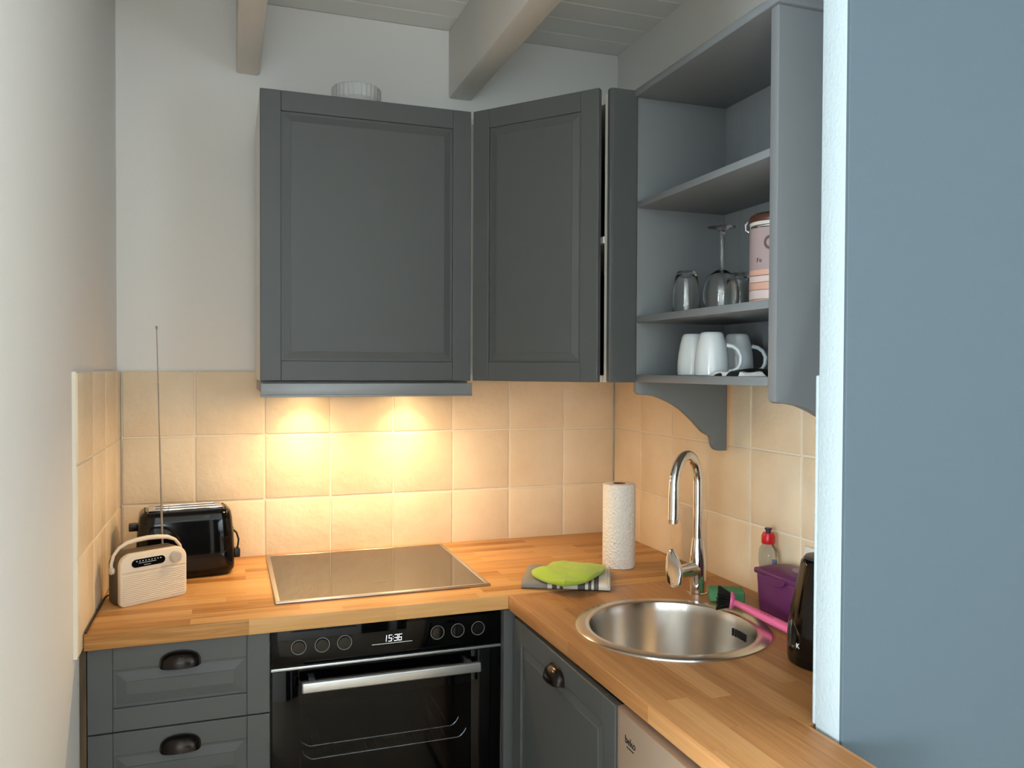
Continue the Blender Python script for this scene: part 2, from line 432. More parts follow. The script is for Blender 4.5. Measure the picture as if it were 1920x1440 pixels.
# dark sheets standing in for the shade inside the white carcass
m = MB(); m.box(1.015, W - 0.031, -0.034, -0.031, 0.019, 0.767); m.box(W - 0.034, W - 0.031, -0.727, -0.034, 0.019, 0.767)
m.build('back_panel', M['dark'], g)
dx, dy = 1.2585 - 0.9985, -0.7515 + 0.4385
ang = math.atan2(dy, dx); L_ = math.hypot(dx, dy)
m = MB(); front(m, L_, 0.795)
o = m.build('door', M['grey'], g, (0.9985 + 0.019 * math.sin(-ang) * -1 + 0.0285, -0.4385 + 0.019 * math.cos(ang) - 0.0, 0), ang, ang=4)
m = MB(); m.box(1.286, 1.3665, -0.765, -0.746, 0, 0.795, 0.0035, 3)
m.box(1.2935, 1.3665, -0.7668, -0.76, 0.0, 0.7945, 0.001, 1)
m.build('filler_panel', M['grey'], g)

# ------------------------------------------------------------------ open shelf unit on the right wall
g = thing('open_shelf_unit', 'grey open wall shelf unit holding glasses, mugs and a canister', 'shelf unit', (0, 0, 0))
XF, XB = 1.37, 1.662
def side_outline(zt, drop):
    # x, z outline with the scalloped lower bracket
    pr = [(XF, zt), (XF, 1.452), (1.374, 1.4445), (1.382, 1.441), (1.4065, 1.4399), (1.43, 1.4362), (1.4484, 1.4300), (1.470, 1.4215), (1.4908, 1.411), (1.513, 1.3975),
          (1.5339, 1.3805), (1.552, 1.3650), (1.5689, 1.3480), (1.581, 1.3365), (1.590, 1.3300), (1.600, 1.3255), (1.6077, 1.3216), (1.6110, 1.315), (1.6132, 1.3002), (1.6165, 1.291), (1.6235, 1.2835),
          (1.632, 1.2800), (1.640, 1.279), (XB + 0.001, 1.279), (XB + 0.001, zt)]
    return pr
m = MB(); m.prism(side_outline(2.2535, 0), -0.764, -0.7462, 'y', 0.002, 2); m.build('side_panel', M['grey_shelf'], g)
m = MB(); m.prism(side_outline(2.2535, 0), -1.361, -1.3335, 'y', 0.003, 2); m.build('side_panel', M['grey_shelf'], g)
m = MB(); m.box(XF - 0.010, XB + 0.001, -1.371, -0.742, 2.2535, 2.2735, 0.004, 3); m.build('top_panel', M['grey_shelf'], g)
m = MB(); m.box(XB - 0.012, XB - 0.002, -1.334, -0.7635, 1.49, 2.254)
for yy in (-0.83, -0.905, -0.98, -1.055, -1.13, -1.205, -1.28):
    m.box(XB - 0.0127, XB - 0.0115, yy - 0.003, yy + 0.003, 1.49, 2.2535)
m.build('back_panel', M['grey_shelf'], g)
for z0, z1 in ((1.9515, 1.9690), (1.6385, 1.6570), (1.4765, 1.4960)):
    m = MB(); m.box(XF, XB - 0.0127, -1.3335, -0.764, z0, z1, 0.0012, 2); m.build('shelf', M['grey_shelf'], g)
S2, S3 = 1.657, 1.496

# ------------------------------------------------------------------ worktops
wl_y = -0.693
def worktop(name, label, x0, x1, y0, y1, mt, hole=None, poly=None):
    b = bmesh.new()
    outer = poly or [(x0, y0), (x1, y0), (x1, y1), (x0, y1)]
    vo = [b.verts.new((x, y, 0)) for x, y in outer]
    eo = [b.edges.new((vo[i], vo[(i + 1) % len(vo)])) for i in range(len(vo))]
    eh = []
    if hole:
        cx, cy, r = hole; n = 72
        vh = [b.verts.new((cx + r * math.cos(2 * PI * k / n), cy + r * math.sin(2 * PI * k / n), 0)) for k in range(n)]
        eh = [b.edges.new((vh[i], vh[(i + 1) % n])) for i in range(n)]
    bmesh.ops.triangle_fill(b, use_beauty=True, edges=eo + eh)
    r = bmesh.ops.extrude_face_region(b, geom=list(b.faces))
    for v in r['geom']:
        if isinstance(v, bmesh.types.BMVert): v.co.z -= 0.038
    bmesh.ops.recalc_face_normals(b, faces=b.faces)
    sharp = [e for e in b.edges if len(e.link_faces) == 2 and e.calc_face_angle(0) > 1.2 and not (hole and all((Vector((v.co.x, v.co.y)) - Vector((hole[0], hole[1]))).length < hole[2] + .002 for v in e.verts))]
    bmesh.ops.bevel(b, geom=sharp, offset=0.0022, segments=2, profile=0.5, affect='EDGES')
    mb = MB(); mb.add(b)
    o = mb.build(name, mt, None, (0, 0, HW), ang=30)
    return tag(o, label, 'worktop')
SINK = (1.303, -1.073)
worktop('worktop', 'oak worktop along the back wall with the hob and radio on it', 0.0015, W - 0.0005, wl_y, -0.0005, M['wood_l'])
worktop('worktop', 'oak worktop along the right wall with the round sink in it', 0, 0, 0, 0, M['wood_r'], (SINK[0], SINK[1], 0.203),
        [(1.0245, wl_y - 0.0020), (1.0245, -0.705), (1.0345, -1.20), (1.0400, -1.79), (1.255, -1.79), (1.255, STUB_Y1 + 0.008), (W - 0.0005, STUB_Y1 + 0.008), (W - 0.0005, wl_y - 0.0020)])

# ------------------------------------------------------------------ base cabinets
g = thing('drawer_cabinet', 'grey base cabinet with drawers and dark cup handles below the radio', 'cabinet', (0.004, 0, 0))
m = MB()
m.box(0.0, 0.406, -0.656, -0.05, 0.08, 0.855); m.box(0.02, 0.406, -0.60, -0.58, 0.0, 0.08)
m.build('carcass', M['white_board'], g)
m = MB(); m.box(-0.0145, -0.0005, -0.672, -0.05, 0.0, 0.861, 0.0006, 1); m.build('filler_strip', M['raw_wood'], g, label='raw brown wood strip')
for z0, hh in ((0.660, 0.198), (0.460, 0.197), (0.080, 0.377)):
    m = MB(); front(m, 0.403, hh, st=0.053, rail=0.054, slope=0.022)
    dr = m.build('drawer', M['grey'], g, (0.0015, -0.656, z0), ang=4)
    cup_pull(dr, (0.199, -0.019, hh - 0.054), 0)
# upright filler between oven and sink cabinet
m = MB(); m.box(1.0105, 1.046, -0.700, -0.675, 0.0, 0.861, 0.001, 1)
tag(m.build('corner_filler', M['grey']), 'narrow grey upright filler between the oven and the sink cabinet', 'filler panel')
g = thing('sink_cabinet', 'grey base cabinet with one panelled door below the round sink', 'cabinet', (1.05, -0.722, 0))
m = MB(); m.box(0.0, 0.58, -0.598, -0.58, 0.08, 0.83); m.box(0.0, 0.58, -0.018, 0.0, 0.08, 0.83); m.box(0.0, 0.58, -0.58, -0.018, 0.08, 0.098); m.box(0.57, 0.58, -0.58, -0.018, 0.098, 0.83)
m.box(0.05, 0.07, -0.598, 0.0, 0.0, 0.08)
m.build('carcass', M['white_board'], g)
m = MB(); front(m, 0.597, 0.768); dr = m.build('door', M['grey'], g, (0.0, -0.0005, 0.080), -PI / 2, ang=4)
cup_pull(dr, (0.2985, -0.019, 0.768 - 0.056), 0)
# dishwasher
g = thing('dishwasher', 'stainless steel dishwasher front below the right worktop', 'dishwasher', (1.045, -1.325, 0))
m = MB(); m.box(0.012, 0.205, -0.446, -0.003, 0.0, 0.855, 0.004); m.build('body', M['dark'], g)
m = MB(); m.prism([(-0.447, -0.012), (-0.445, -0.016), (-0.440, -0.018), (-0.022, -0.018), (-0.011, -0.0165), (-0.004, -0.011), (-0.001, 0.0), (-0.001, 0.0115), (-0.447, 0.0115)], 0.10, 0.852, 'z', 0, M=Matrix(((0, 1, 0, 0), (1, 0, 0, 0), (0, 0, 1, 0), (0, 0, 0, 1))))
dd = m.build('door', mat('dishwasher_steel', rgb(196, 172, 150), 0.42, metal=0.55), g)
text('logo', 'beko', 0.021, M['black_plastic'], dd, (-0.0185, -0.066, 0.806), (PI / 2, 0, -PI / 2))
m = MB(); m.box(-0.0188, -0.0175, -0.080, -0.052, 0.7925, 0.7943); m.build('logo_underline', M['black_plastic'], dd)

# ------------------------------------------------------------------ oven
g = thing('built_in_oven', 'black built-in oven with a digital clock under the hob', 'oven', (0.4115, -0.675, 0))
m = MB(); OW = 0.5975
m.box(0.0, 0.02, 0.02, 0.55, 0.262, 0.86); m.box(OW - 0.02, OW, 0.02, 0.55, 0.262, 0.86); m.box(0.02, OW - 0.02, 0.52, 0.55, 0.262, 0.86)
m.box(0.02, OW - 0.02, 0.02, 0.55, 0.262, 0.31); m.box(0.02, OW - 0.02, 0.02, 0.55, 0.70, 0.86)
m.box(0.02, 0.075, 0.02, 0.52, 0.33, 0.70); m.box(OW - 0.075, OW - 0.02, 0.02, 0.52, 0.33, 0.70)
m.build('body', mat('dark_enamel', rgb(22, 22, 23), 0.35), g)
m = MB(); m.box(0.0, OW, 0.0, 0.02, 0.7665, 0.8585, 0.0012); cp = m.build('control_panel', M['black_glass'], g)
m = MB(); m.box(0.0, OW, -0.004, 0.02, 0.7585, 0.7660, 0.0015); m.build('trim_strip', M['alu'], g)
for kx in (0.4781, 0.5355, 0.5912, 0.8335, 0.8889, 0.9453):
    x = kx - 0.4115; R90 = Matrix.Translation((x, 0, 0.8135)) @ Matrix.Rotation(PI / 2, 4, 'X')
    m = MB(); m.lathe([(0.0155, -0.001), (0.0155, 0.003), (0.0148, 0.0045), (0.009, 0.0048), (0.0, 0.0048)], seg=32, M=R90)
    kb = m.build('knob', M['black_gloss'], g)
    m = MB(); m.lathe([(0.0186, 0.0003), (0.0186, 0.0016), (0.0175, 0.0018), (0.0170, 0.0016), (0.0170, 0.0003)], seg=40, M=R90); m.build('knob_ring', M['grey_mark'], kb)
# clock 15:36
m = MB()
SEG = {'1': 'bc', '5': 'afgcd', '3': 'abgcd', '6': 'afgedc'}
def digit(mb, ch, x, z, w=0.0072, hgt=0.0155, t=0.0012):
    sh = lambda zz: (zz - z) * 0.12
    S = {'a': (0, hgt, w, hgt), 'g': (0, hgt / 2, w, hgt / 2), 'd': (0, 0, w, 0), 'f': (0, hgt / 2, 0, hgt), 'b': (w, hgt / 2, w, hgt), 'e': (0, 0, 0, hgt / 2), 'c': (w, 0, w, hgt / 2)}
    for s in SEG[ch]:
        ax, az, bx_, bz = S[s]
        mb.box(x + min(ax, bx_) - t / 2 + 0.12 * (az + bz) / 2, x + max(ax, bx_) + t / 2 + 0.12 * (az + bz) / 2, -0.0006, 0.0, z + min(az, bz) - t / 2, z + max(az, bz) + t / 2)
X0 = 0.7155 - 0.4115 - 0.0215
for ch, x in (('1', -0.004), ('5', 0.0095), ('3', 0.0245), ('6', 0.0355)): digit(m, ch, X0 + x, 0.8045)
m.box(X0 + 0.0205, X0 + 0.0222, -0.0006, 0, 0.8085, 0.8102); m.box(X0 + 0.0211, X0 + 0.0228, -0.0006, 0, 0.8145, 0.8162)
m.build('clock_digits', M['digits'], cp, label='lit white clock digits')
m = MB(); m.box(0.249, 0.3545, -0.0007, 0, 0.7985, 0.8000); m.build('light_bar', mat('dim_light_bar', rgb(215, 220, 225), 0.3, metal=0.3), cp, label='thin pale bar')
# door
m = MB()
m.box(0.0, 0.0665, -0.002, 0.018, 0.27, 0.757, 0.001); m.box(OW - 0.083, OW, -0.002, 0.018, 0.27, 0.757, 0.001)
m.box(0.0665, OW - 0.083, -0.002, 0.018, 0.671, 0.757); m.box(0.0665, OW - 0.083, -0.002, 0.018, 0.27, 0.34)
od = m.build('door', M['black_glass'], g)
glass = mat('tinted_oven_window', rgb(120, 122, 124), 0.03, spec=0.5)
N, L, b = nodes(glass)
tr = N.new('ShaderNodeBsdfTransparent'); tr.inputs[0].default_value = (0.55, 0.56, 0.57, 1)
gl = N.new('ShaderNodeBsdfGlossy'); gl.inputs['Roughness'].default_value = 0.02
fr = N.new('ShaderNodeFresnel'); fr.inputs[0].default_value = 1.26
mx = N.new('ShaderNodeMixShader'); L.new(fr.outputs[0], mx.inputs[0]); L.new(tr.outputs[0], mx.inputs[1]); L.new(gl.outputs[0], mx.inputs[2])
L.new(mx.outputs[0], N['Material Output'].inputs[0])
m = MB(); m.box(0.066, OW - 0.0825, -0.0005, 0.003, 0.339, 0.672); m.build('window', glass, od)
m = MB(); m.box(0.0705, 0.5286, -0.052, -0.038, 0.7135, 0.7400, 0.004, 3); 
for x in (0.098, 0.502): m.box(x - 0.008, x + 0.008, -0.042, 0.0, 0.719, 0.735, 0.002)
m.build('door_handle', M['alu'], od)
m = MB()
wire = 0.0022
def rackwire(mb, y, z, r):
    mb.tube([(0.080, y, z + 0.022), (0.084, y, z + 0.014), (0.096, y, z + 0.004), (0.104, y, z)] + [(0.104 + 0.389 * k / 6, y, z) for k in range(1, 7)] + [(0.500, y, z + 0.003), (0.510, y, z + 0.012), (0.516, y, z + 0.022)], r, 8)
rackwire(m, 0.05, 0.503, 0.0027); rackwire(m, 0.125, 0.503, 0.0022)
for k in range(15):
    x = 0.112 + 0.376 * k / 14
    m.tube([(x, 0.05, 0.504), (x, 0.42, 0.504)], 0.0011, 6)
tag(m.build('oven_rack', mat('rack_chrome', rgb(225, 225, 225), 0.15, metal=1), None, (0.4115, -0.675, 0)), 'chromed wire rack seen through the oven window', 'oven rack')

# ------------------------------------------------------------------ hob
g = thing('hob', 'black glass hob with a steel frame set in the worktop', 'hob', (0, 0, HW))
hx0, hx1, hy0, hy1 = 0.426, 1.009, -0.589, -0.042
m = MB(); fw_ = 0.013
m.box(hx0, hx1, hy0, hy0 + fw_, 0.0, 0.007, 0.002, 3); m.box(hx0, hx1, hy1 - 0.006, hy1, 0.0, 0.007, 0.002, 3)
m.box(hx0, hx0 + fw_, hy0 + 0.002, hy1 - 0.002, 0.0, 0.0069, 0.002, 3); m.box(hx1 - fw_, hx1, hy0 + 0.002, hy1 - 0.002, 0.0, 0.0069, 0.002, 3)
m.build('frame', M['steel'], g)
m = MB(); m.box(hx0 + 0.011, hx1 - 0.011, hy0 + 0.011, hy1 - 0.005, 0.0005, 0.0060)
m.build('glass_plate', mat('hob_glass', rgb(34, 27, 22), 0.045, spec=0.9, ior=1.6), g)
m = MB(); m.box(0.70, 0.735, -0.475, -0.473, 0.0060, 0.0063); m.build('printed_mark', M['grey_mark'], g)

# ------------------------------------------------------------------ sink
g = thing('round_sink', 'round stainless steel sink let into the right worktop', 'sink', (SINK[0], SINK[1], HW))
m = MB()
m.lathe([(0.2280, 0.0), (0.2275, 0.0035), (0.2245, 0.0055), (0.2060, 0.0062), (0.1985, 0.0055), (0.1945, 0.0030), (0.1925, -0.004), (0.1905, -0.02), (0.1870, -0.135), (0.1800, -0.158), (0.165, -0.171), (0.14, -0.176), (0.05, -0.179), (0.045, -0.183), (0.045, -0.19),
         (0.047, -0.192), (0.047, -0.1815), (0.14, -0.178), (0.167, -0.173), (0.183, -0.159), (0.189, -0.135), (0.1925, -0.02), (0.196, -0.001)], seg=96)
m.build('bowl', M['sink_steel'], g)
m = MB(); m.lathe([(0.044, -0.190), (0.044, -0.1835), (0.036, -0.1825), (0.034, -0.186), (0.012, -0.186), (0.010, -0.183), (0, -0.182)], seg=40); m.build('drain', M['steel'], g)
for k in range(6):
    a = math.radians(7.5 - k * 3.0); m = MB()
    m.box(0.1865, 0.1905, -0.0012, 0.0012, -0.047, -0.028, 0.0005, 1, M=Matrix.Rotation(a, 4, 'Z')); m.build('overflow_slot', M['dark'], g)

# ------------------------------------------------------------------ tap
g = thing('kitchen_tap', 'tall chrome kitchen tap with an arched spout behind the sink', 'tap', (1.521, -0.838, HW))
m = MB(); m.lathe([(0.0, 0.0), (0.0265, 0.0), (0.0265, 0.004), (0.0245, 0.006), (0.0238, 0.05), (0.0232, 0.085), (0.0205, 0.11), (0.0172, 0.135), (0.0160, 0.152), (0.0, 0.152)], seg=40)
sd = Vector((-0.943, 0.332, 0)); sd.normalize()
fw = Vector((-0.332, -0.943, 0))
ldir = (sd * 0.78 + fw * 0.62).normalized()
lp = [Vector((0, 0, 0.068)) + ldir * s + Vector((0, 0, 0.12 * max(0, s - 0.0))) * 0.15 for s in (0.0, 0.025, 0.050, 0.078, 0.100)]
m.tube(lp, [0.021, 0.0195, 0.018, 0.0175, 0.017], 28)
m.build('body', M['chrome'], g)
m = MB()
dirv = Vector((-0.130, -0.092, 0)); reach = 0.159; dirv.normalize()
R_ = reach / 2; zc = 0.303
pts = [Vector((0, 0, 0.150)), Vector((0, 0, 0.22)), Vector((0, 0, zc - .02))]
for k in range(25):
    a = PI * k / 24
    pts.append(dirv * (R_ - R_ * math.cos(a)) + Vector((0, 0, zc + R_ * 1.02 * math.sin(a))))
pts += [dirv * reach + Vector((0, 0, 0.28)), dirv * (reach + 0.001) + Vector((0, 0, 0.235)), dirv * (reach + 0.002) + Vector((0, 0, 0.226))]
n = len(pts)
m.tube(pts, [0.0135 if i < n - 4 else 0.0145 for i in range(n)], 28); m.build('spout', M['chrome'], g)
m = MB(); e = dirv * (reach + 0.002)
m.lathe([(0.0122, 0.216), (0.0128, 0.2165), (0.0128, 0.227), (0.0, 0.227)], (e.x, e.y, 0), 28); m.build('aerator', M['steel'], g)
# flat lever blade on the side arm
m = MB()
c = lp[-1] + ldir * 0.005
prof = [(-0.030, -0.028), (-0.034, 0.0), (-0.028, 0.022), (-0.010, 0.050), (0.004, 0.066), (0.016, 0.058), (0.021, 0.040), (0.020, 0.010), (0.012, -0.022), (0.0, -0.036), (-0.016, -0.036)]
ux = ldir.cross(Vector((0, 0, 1))).normalized()
Mx = Matrix(((ux.x, ldir.x, 0, c.x), (ux.y, ldir.y, 0, c.y), (0, 0, 1, c.z), (0, 0, 0, 1)))
tilt = Matrix.Rotation(math.radians(16), 4, 'X') @ Matrix.Rotation(math.radians(8), 4, 'Y')
m.prism(prof, -0.005, 0.006, 'y', 0.0035, 3, M=Mx @ tilt)
m.build('lever', M['chrome'], g)

# ------------------------------------------------------------------ kitchen roll
m = MB(); rh = 0.258
m.lathe([(0.0195, 0.0), (0.047, 0.0), (0.0495, 0.0015), (0.0505, 0.006), (0.0505, rh - 0.005), (0.0495, rh - 0.001), (0.047, rh), (0.0195, rh)], seg=64, close=True)
paper = mat('embossed_paper', rgb(240, 238, 234), 0.95, spec=0.1); bump(paper, 130, 0.8, 0.004, kind='voronoi')
g = thing('kitchen_roll', 'white kitchen roll standing upright on the worktop', 'kitchen roll', (1.456, -0.497, HW))
m.build('paper', paper, g)
m = MB(); m.lathe([(0.0175, 0.001), (0.0195, 0.001), (0.0195, rh + 0.0005), (0.0175, rh + 0.0005)], seg=40, close=True); m.build('cardboard_core', mat('cardboard', rgb(120, 84, 58), 0.9), g)

# ------------------------------------------------------------------ towel and cloth
ta = math.atan2(-0.107, 0.220)
g = (1.0785, -0.6465, HW)
tw = 0.245; td = 0.222
stripe = mat('striped_towel', rgb(150, 148, 144), 0.95, spec=0.1)
N, L, b = nodes(stripe)
tc = N.new('ShaderNodeTexCoord'); sp = N.new('ShaderNodeSeparateXYZ'); L.new(tc.outputs['Object'], sp.inputs[0])
mr = N.new('ShaderNodeMapRange'); mr.inputs['From Max'].default_value = tw; L.new(sp.outputs[0], mr.inputs[0])
r = N.new('ShaderNodeValToRGB'); r.color_ramp.interpolation = 'CONSTANT'
G_, W_ = rgb(142, 140, 138), rgb(228, 226, 220); D_ = rgb(104, 100, 98)
st = [(0, G_), (.30, W_), (.35, D_), (.405, W_), (.435, D_), (.475, W_), (.64, D_), (.72, W_), (.755, D_), (.79, W_), (.82, D_), (.875, W_), (.97, rgb(205, 206, 208))]
e = r.color_ramp.elements
e[0].position = 0; e[0].color = G_; e[1].position = st[1][0]; e[1].color = st[1][1]
for p_, c_ in st[2:]:
    q = e.new(p_); q.color = c_
L.new(mr.outputs[0], r.inputs[0]); L.new(r.outputs[0], b.inputs['Base Color'])
bump(stripe, 700, 0.3, 0.001)
m = MB()
def towel(u, v):
    # closed loop cross-section in (depth, z), swept along x
    x = tw * u
    a = 2 * PI * v
    ct, sn = math.cos(a), math.sin(a)
    ex = lambda t, p: math.copysign(abs(t) ** p, t)
    dpt = td / 2 + (td / 2) * ex(ct, 0.25) ; z = 0.0105 + 0.0105 * ex(sn, 0.55)
    end = min(u, 1 - u) * tw
    z = z * (0.72 + 0.28 * min(1, end / 0.02) ** 0.5) + (0.0035 * noise.noise((x * 14, dpt * 14, 3)) if sn > 0.1 else 0)
    dpt += 0.004 * noise.noise((x * 9, 0, 1)) ; x2 = x + 0.004 * noise.noise((dpt * 12, z * 60, 7))
    return (x2, dpt, max(z, 0.0004))
m.surf(towel, 48, 48)
for u in (0, 1):
    bb = bmesh.new(); vs = [bb.verts.new(towel(u, j / 48)) for j in range(48)]
    try: bb.faces.new(vs)
    except ValueError: pass
    m.add(bb)
for k, zf in ((0, 0.008), (1, 0.016)):
    m.tube([(tw - 0.002, 0.006 + td * 0.95 * q / 12, zf + 0.001 * math.sin(q)) for q in range(13)], 0.0038, 8, flat=0.8)
o = m.build('folded_towel', stripe, None, g, ta, ang=60)
tag(o, 'folded grey and white striped towel on the worktop corner', 'towel')
green = bump(mat('green_microfibre', rgb(176, 208, 62), 0.95, spec=0.1), 900, 0.5, 0.002)
b_, l_, = nodes(green)[2], None
b_.inputs['Sheen Weight'].default_value = 0.3
out = [(1.1248, -0.6089), (1.1209, -0.6443), (1.1333, -0.7014), (1.1601, -0.745), (1.1703, -0.750), (1.2321, -0.735), (1.2941, -0.6838), (1.339, -0.6359), (1.3625, -0.5911), (1.3531, -0.5744), (1.3345, -0.5546), (1.3078, -0.5249), (1.2722, -0.5061), (1.2341, -0.5143), (1.1825, -0.5578), (1.1492, -0.5792)]
oc = (1.235, -0.625)
m = MB()
no = len(out)
def outline(u):
    t = (u % 1.0) * no; i = int(t); f = t - i
    p = [out[(i + k) % no] for k in (-1, 0, 1, 2)]
    def cr(a, b2, c2, d2): return 0.5 * ((2 * b2) + (-a + c2) * f + (2 * a - 5 * b2 + 4 * c2 - d2) * f * f + (-a + 3 * b2 - 3 * c2 + d2) * f ** 3)
    return cr(*[q[0] for q in p]), cr(*[q[1] for q in p])
# keep the cloth on the towel
def cloth(u, v):
    ox, oy = outline(u); s = min(v / 0.7, 1.0)
    x = oc[0] + (ox - oc[0]) * s * 1.0; y_ = oc[1] + (oy - oc[1]) * s * 1.0
    top = 0.011 + 0.012 * noise.noise((x * 13, y_ * 9, 0.3)) + 0.008 * abs(noise.noise((x * 24 + y_ * 10, y_ * 22, 2.3))) + 0.007 * (1 - s * s)
    if v <= 0.7: z = top * (1 - 0.25 * s ** 6)
    else:
        k = (v - 0.7) / 0.3
        z = top * 0.75 * (1 - k); q = 1 + 0.02 * math.sin(k * PI) - 0.04 * k
        x = oc[0] + (x - oc[0]) * q; y_ = oc[1] + (y_ - oc[1]) * q
    return (x, y_, 0.0245 + max(z, 0.0))
m.surf(cloth, 96, 40, wrapu=True)
o = m.build('microfibre_cloth', green, None, (0, 0, HW), ang=70)
tag(o, 'crumpled lime green cloth lying on the folded towel', 'cloth')

# ------------------------------------------------------------------ sponge, brush, container, bottle, kettle, socket
m = MB()
m.box(-0.045, 0.045, -0.030, 0.030, 0.0, 0.030, 0.005, 3)
sg = bump(mat('green_sponge', rgb(96, 158, 112), 0.9), 500, 0.6, 0.002)
o = m.build('dish_sponge', sg, None, (1.560, -0.917, HW), math.radians(-28)); tag(o, 'green sponge between the tap and the brush', 'sponge')

pink = mat('pink_plastic', rgb(226, 106, 152), 0.35)
bs, be = Vector((1.498, -1.030, HW + 0.034)), Vector((1.5320, -1.285, HW + 0.013))
g = thing('dish_brush', 'pink dish brush with black bristles resting on the sink rim', 'brush', tuple(bs))
ax = (be - bs)
m = MB(); pts = [ax * t for t in (0.05, 0.12, 0.2, 0.35, 0.55, 0.75, 0.9, 0.98, 1.0)]
m.tube(pts, [0.0085, 0.0085, 0.010, 0.0115, 0.0125, 0.0125, 0.012, 0.009, 0.004], 20, flat=0.85); hd = m.build('handle', pink, g)
m = MB()
for k in range(4):
    p_ = ax * (0.42 + 0.045 * k) + Vector((-0.0055, 0.0, 0.0102)); m.box(p_.x - 0.003, p_.x + 0.003, p_.y - 0.003, p_.y + 0.003, p_.z - 0.0010, p_.z + 0.0006, 0.0004, 1)
m.build('embossed_mark', mat('deep_pink', rgb(196, 80, 124), 0.4), hd)
# head: a round pink plate whose bristles point forward and down towards the sink
hn = Vector((-0.78, 0.50, 0.10)).normalized()
q = Vector((0, 0, 1)).rotation_difference(hn).to_matrix().to_4x4()
m = MB(); m.lathe([(0.0, -0.010), (0.010, -0.010), (0.020, -0.004), (0.022, 0.0), (0.021, 0.004), (0.0, 0.004)], seg=28, M=q, ripple=lambda a, z: 0.05 * math.sin(a * 14))
m.build('head', pink, g)
m = MB(); rnd = random.Random(5)
for k in range(150):
    rr = 0.018 * math.sqrt(rnd.random()); a = rnd.random() * 2 * PI
    base = Vector((rr * math.cos(a), rr * math.sin(a), 0.003)); sp_ = 1.75
    tip = Vector((rr * math.cos(a) * sp_ + rnd.uniform(-.002, .002), rr * math.sin(a) * sp_ + rnd.uniform(-.002, .002), 0.034 + rnd.uniform(-.003, .002)))
    m.tube([q @ base, q @ tip], [0.0011, 0.0009], 5)
br = m.build('bristles', mat('black_bristle', rgb(12, 12, 12), 0.6), g); br['kind'] = 'stuff'

purple = mat('purple_plastic', rgb(96, 40, 88), 0.38)
g = thing('purple_container', 'purple plastic container with a lid beside the kettle', 'container', (1.628, -1.098, HW))
m = MB(); b = bmesh.new(); bmesh.ops.create_cube(b, size=1)
for v in b.verts:
    s = 1 if v.co.z > 0 else 0.92
    v.co = Vector((v.co.x * 0.094 * s, v.co.y * 0.168 * s, 0.049 + v.co.z * 0.098))
bmesh.ops.bevel(b, geom=list(b.edges), offset=0.008, segments=3, profile=0.5, affect='EDGES'); m.add(b); m.build('body', purple, g)
m = MB(); m.box(-0.051, 0.051, -0.088, 0.088, 0.095, 0.109, 0.004, 3); 
m.surf(lambda u, v: (-0.047 + 0.094 * u, -0.083 + 0.166 * v, 0.108 + 0.012 * (math.sin(PI * u) * math.sin(PI * v)) ** 0.35), 16, 16)
ld = m.build('lid', purple, g)
m = MB(); m.lathe([(0.0, 0.0005), (0.025, 0.0005), (0.0255, 0.0), (0.0255, -0.002)], (0.008, -0.035, 0.1205), 32, sy=1.4); m.build('lid_window', mat('pale_purple_plastic', rgb(140, 104, 138), 0.3), ld, label='paler oval patch')
m = MB(); m.prism([(0.038 * math.cos(a), 0.100 - 0.020 * math.sin(a)) for a in [PI * k / 16 for k in range(17)]], -0.0535, -0.0495, 'x', 0.001, 1); m.build('lid_tab', purple, ld)

clear = mat('clear_plastic', rgb(222, 228, 226), 0.06, trans=0.92, ior=1.35)
g = thing('soap_bottle', 'clear soap bottle with a red cap behind the purple container', 'bottle', (1.648, -0.975, HW))
m = MB(); m.lathe([(0.0, 0.001), (0.026, 0.001), (0.0275, 0.006), (0.0275, 0.05), (0.0245, 0.075), (0.0240, 0.09), (0.0270, 0.110), (0.0275, 0.125), (0.0245, 0.142), (0.0165, 0.153), (0.0155, 0.158), (0.0, 0.158)], seg=40, sx=0.85)
m.build('body', clear, g)
m = MB(); m.lathe([(0.0, 0.1565), (0.0165, 0.1565), (0.0175, 0.160), (0.0175, 0.176), (0.0135, 0.185), (0.0, 0.1855)], seg=32, ripple=lambda a, z: 0.02 * math.sin(a * 16)); cp_ = m.build('cap', mat('red_plastic', rgb(200, 24, 34), 0.3), g)
m = MB(); m.lathe([(0.0, 0.185), (0.0065, 0.185), (0.0065, 0.191), (0.0095, 0.193), (0.0095, 0.197), (0.0, 0.198)], seg=24); m.build('nozzle', mat('dark_blue_plastic', rgb(48, 34, 64), 0.35), cp_)
lb = mat('blue_white_label', rgb(170, 186, 214), 0.4); vary(lb, rgb(60, 96, 170), rgb(222, 226, 232), 40, detail=2)
m = MB(); m.surf(lambda u, v: ((0.0250) * 0.855 * math.cos(-1.9 + 0.85 * u), 0.0255 * math.sin(-1.9 + 0.85 * u), 0.065 + 0.055 * v), 16, 8); m.build('label', lb, g)

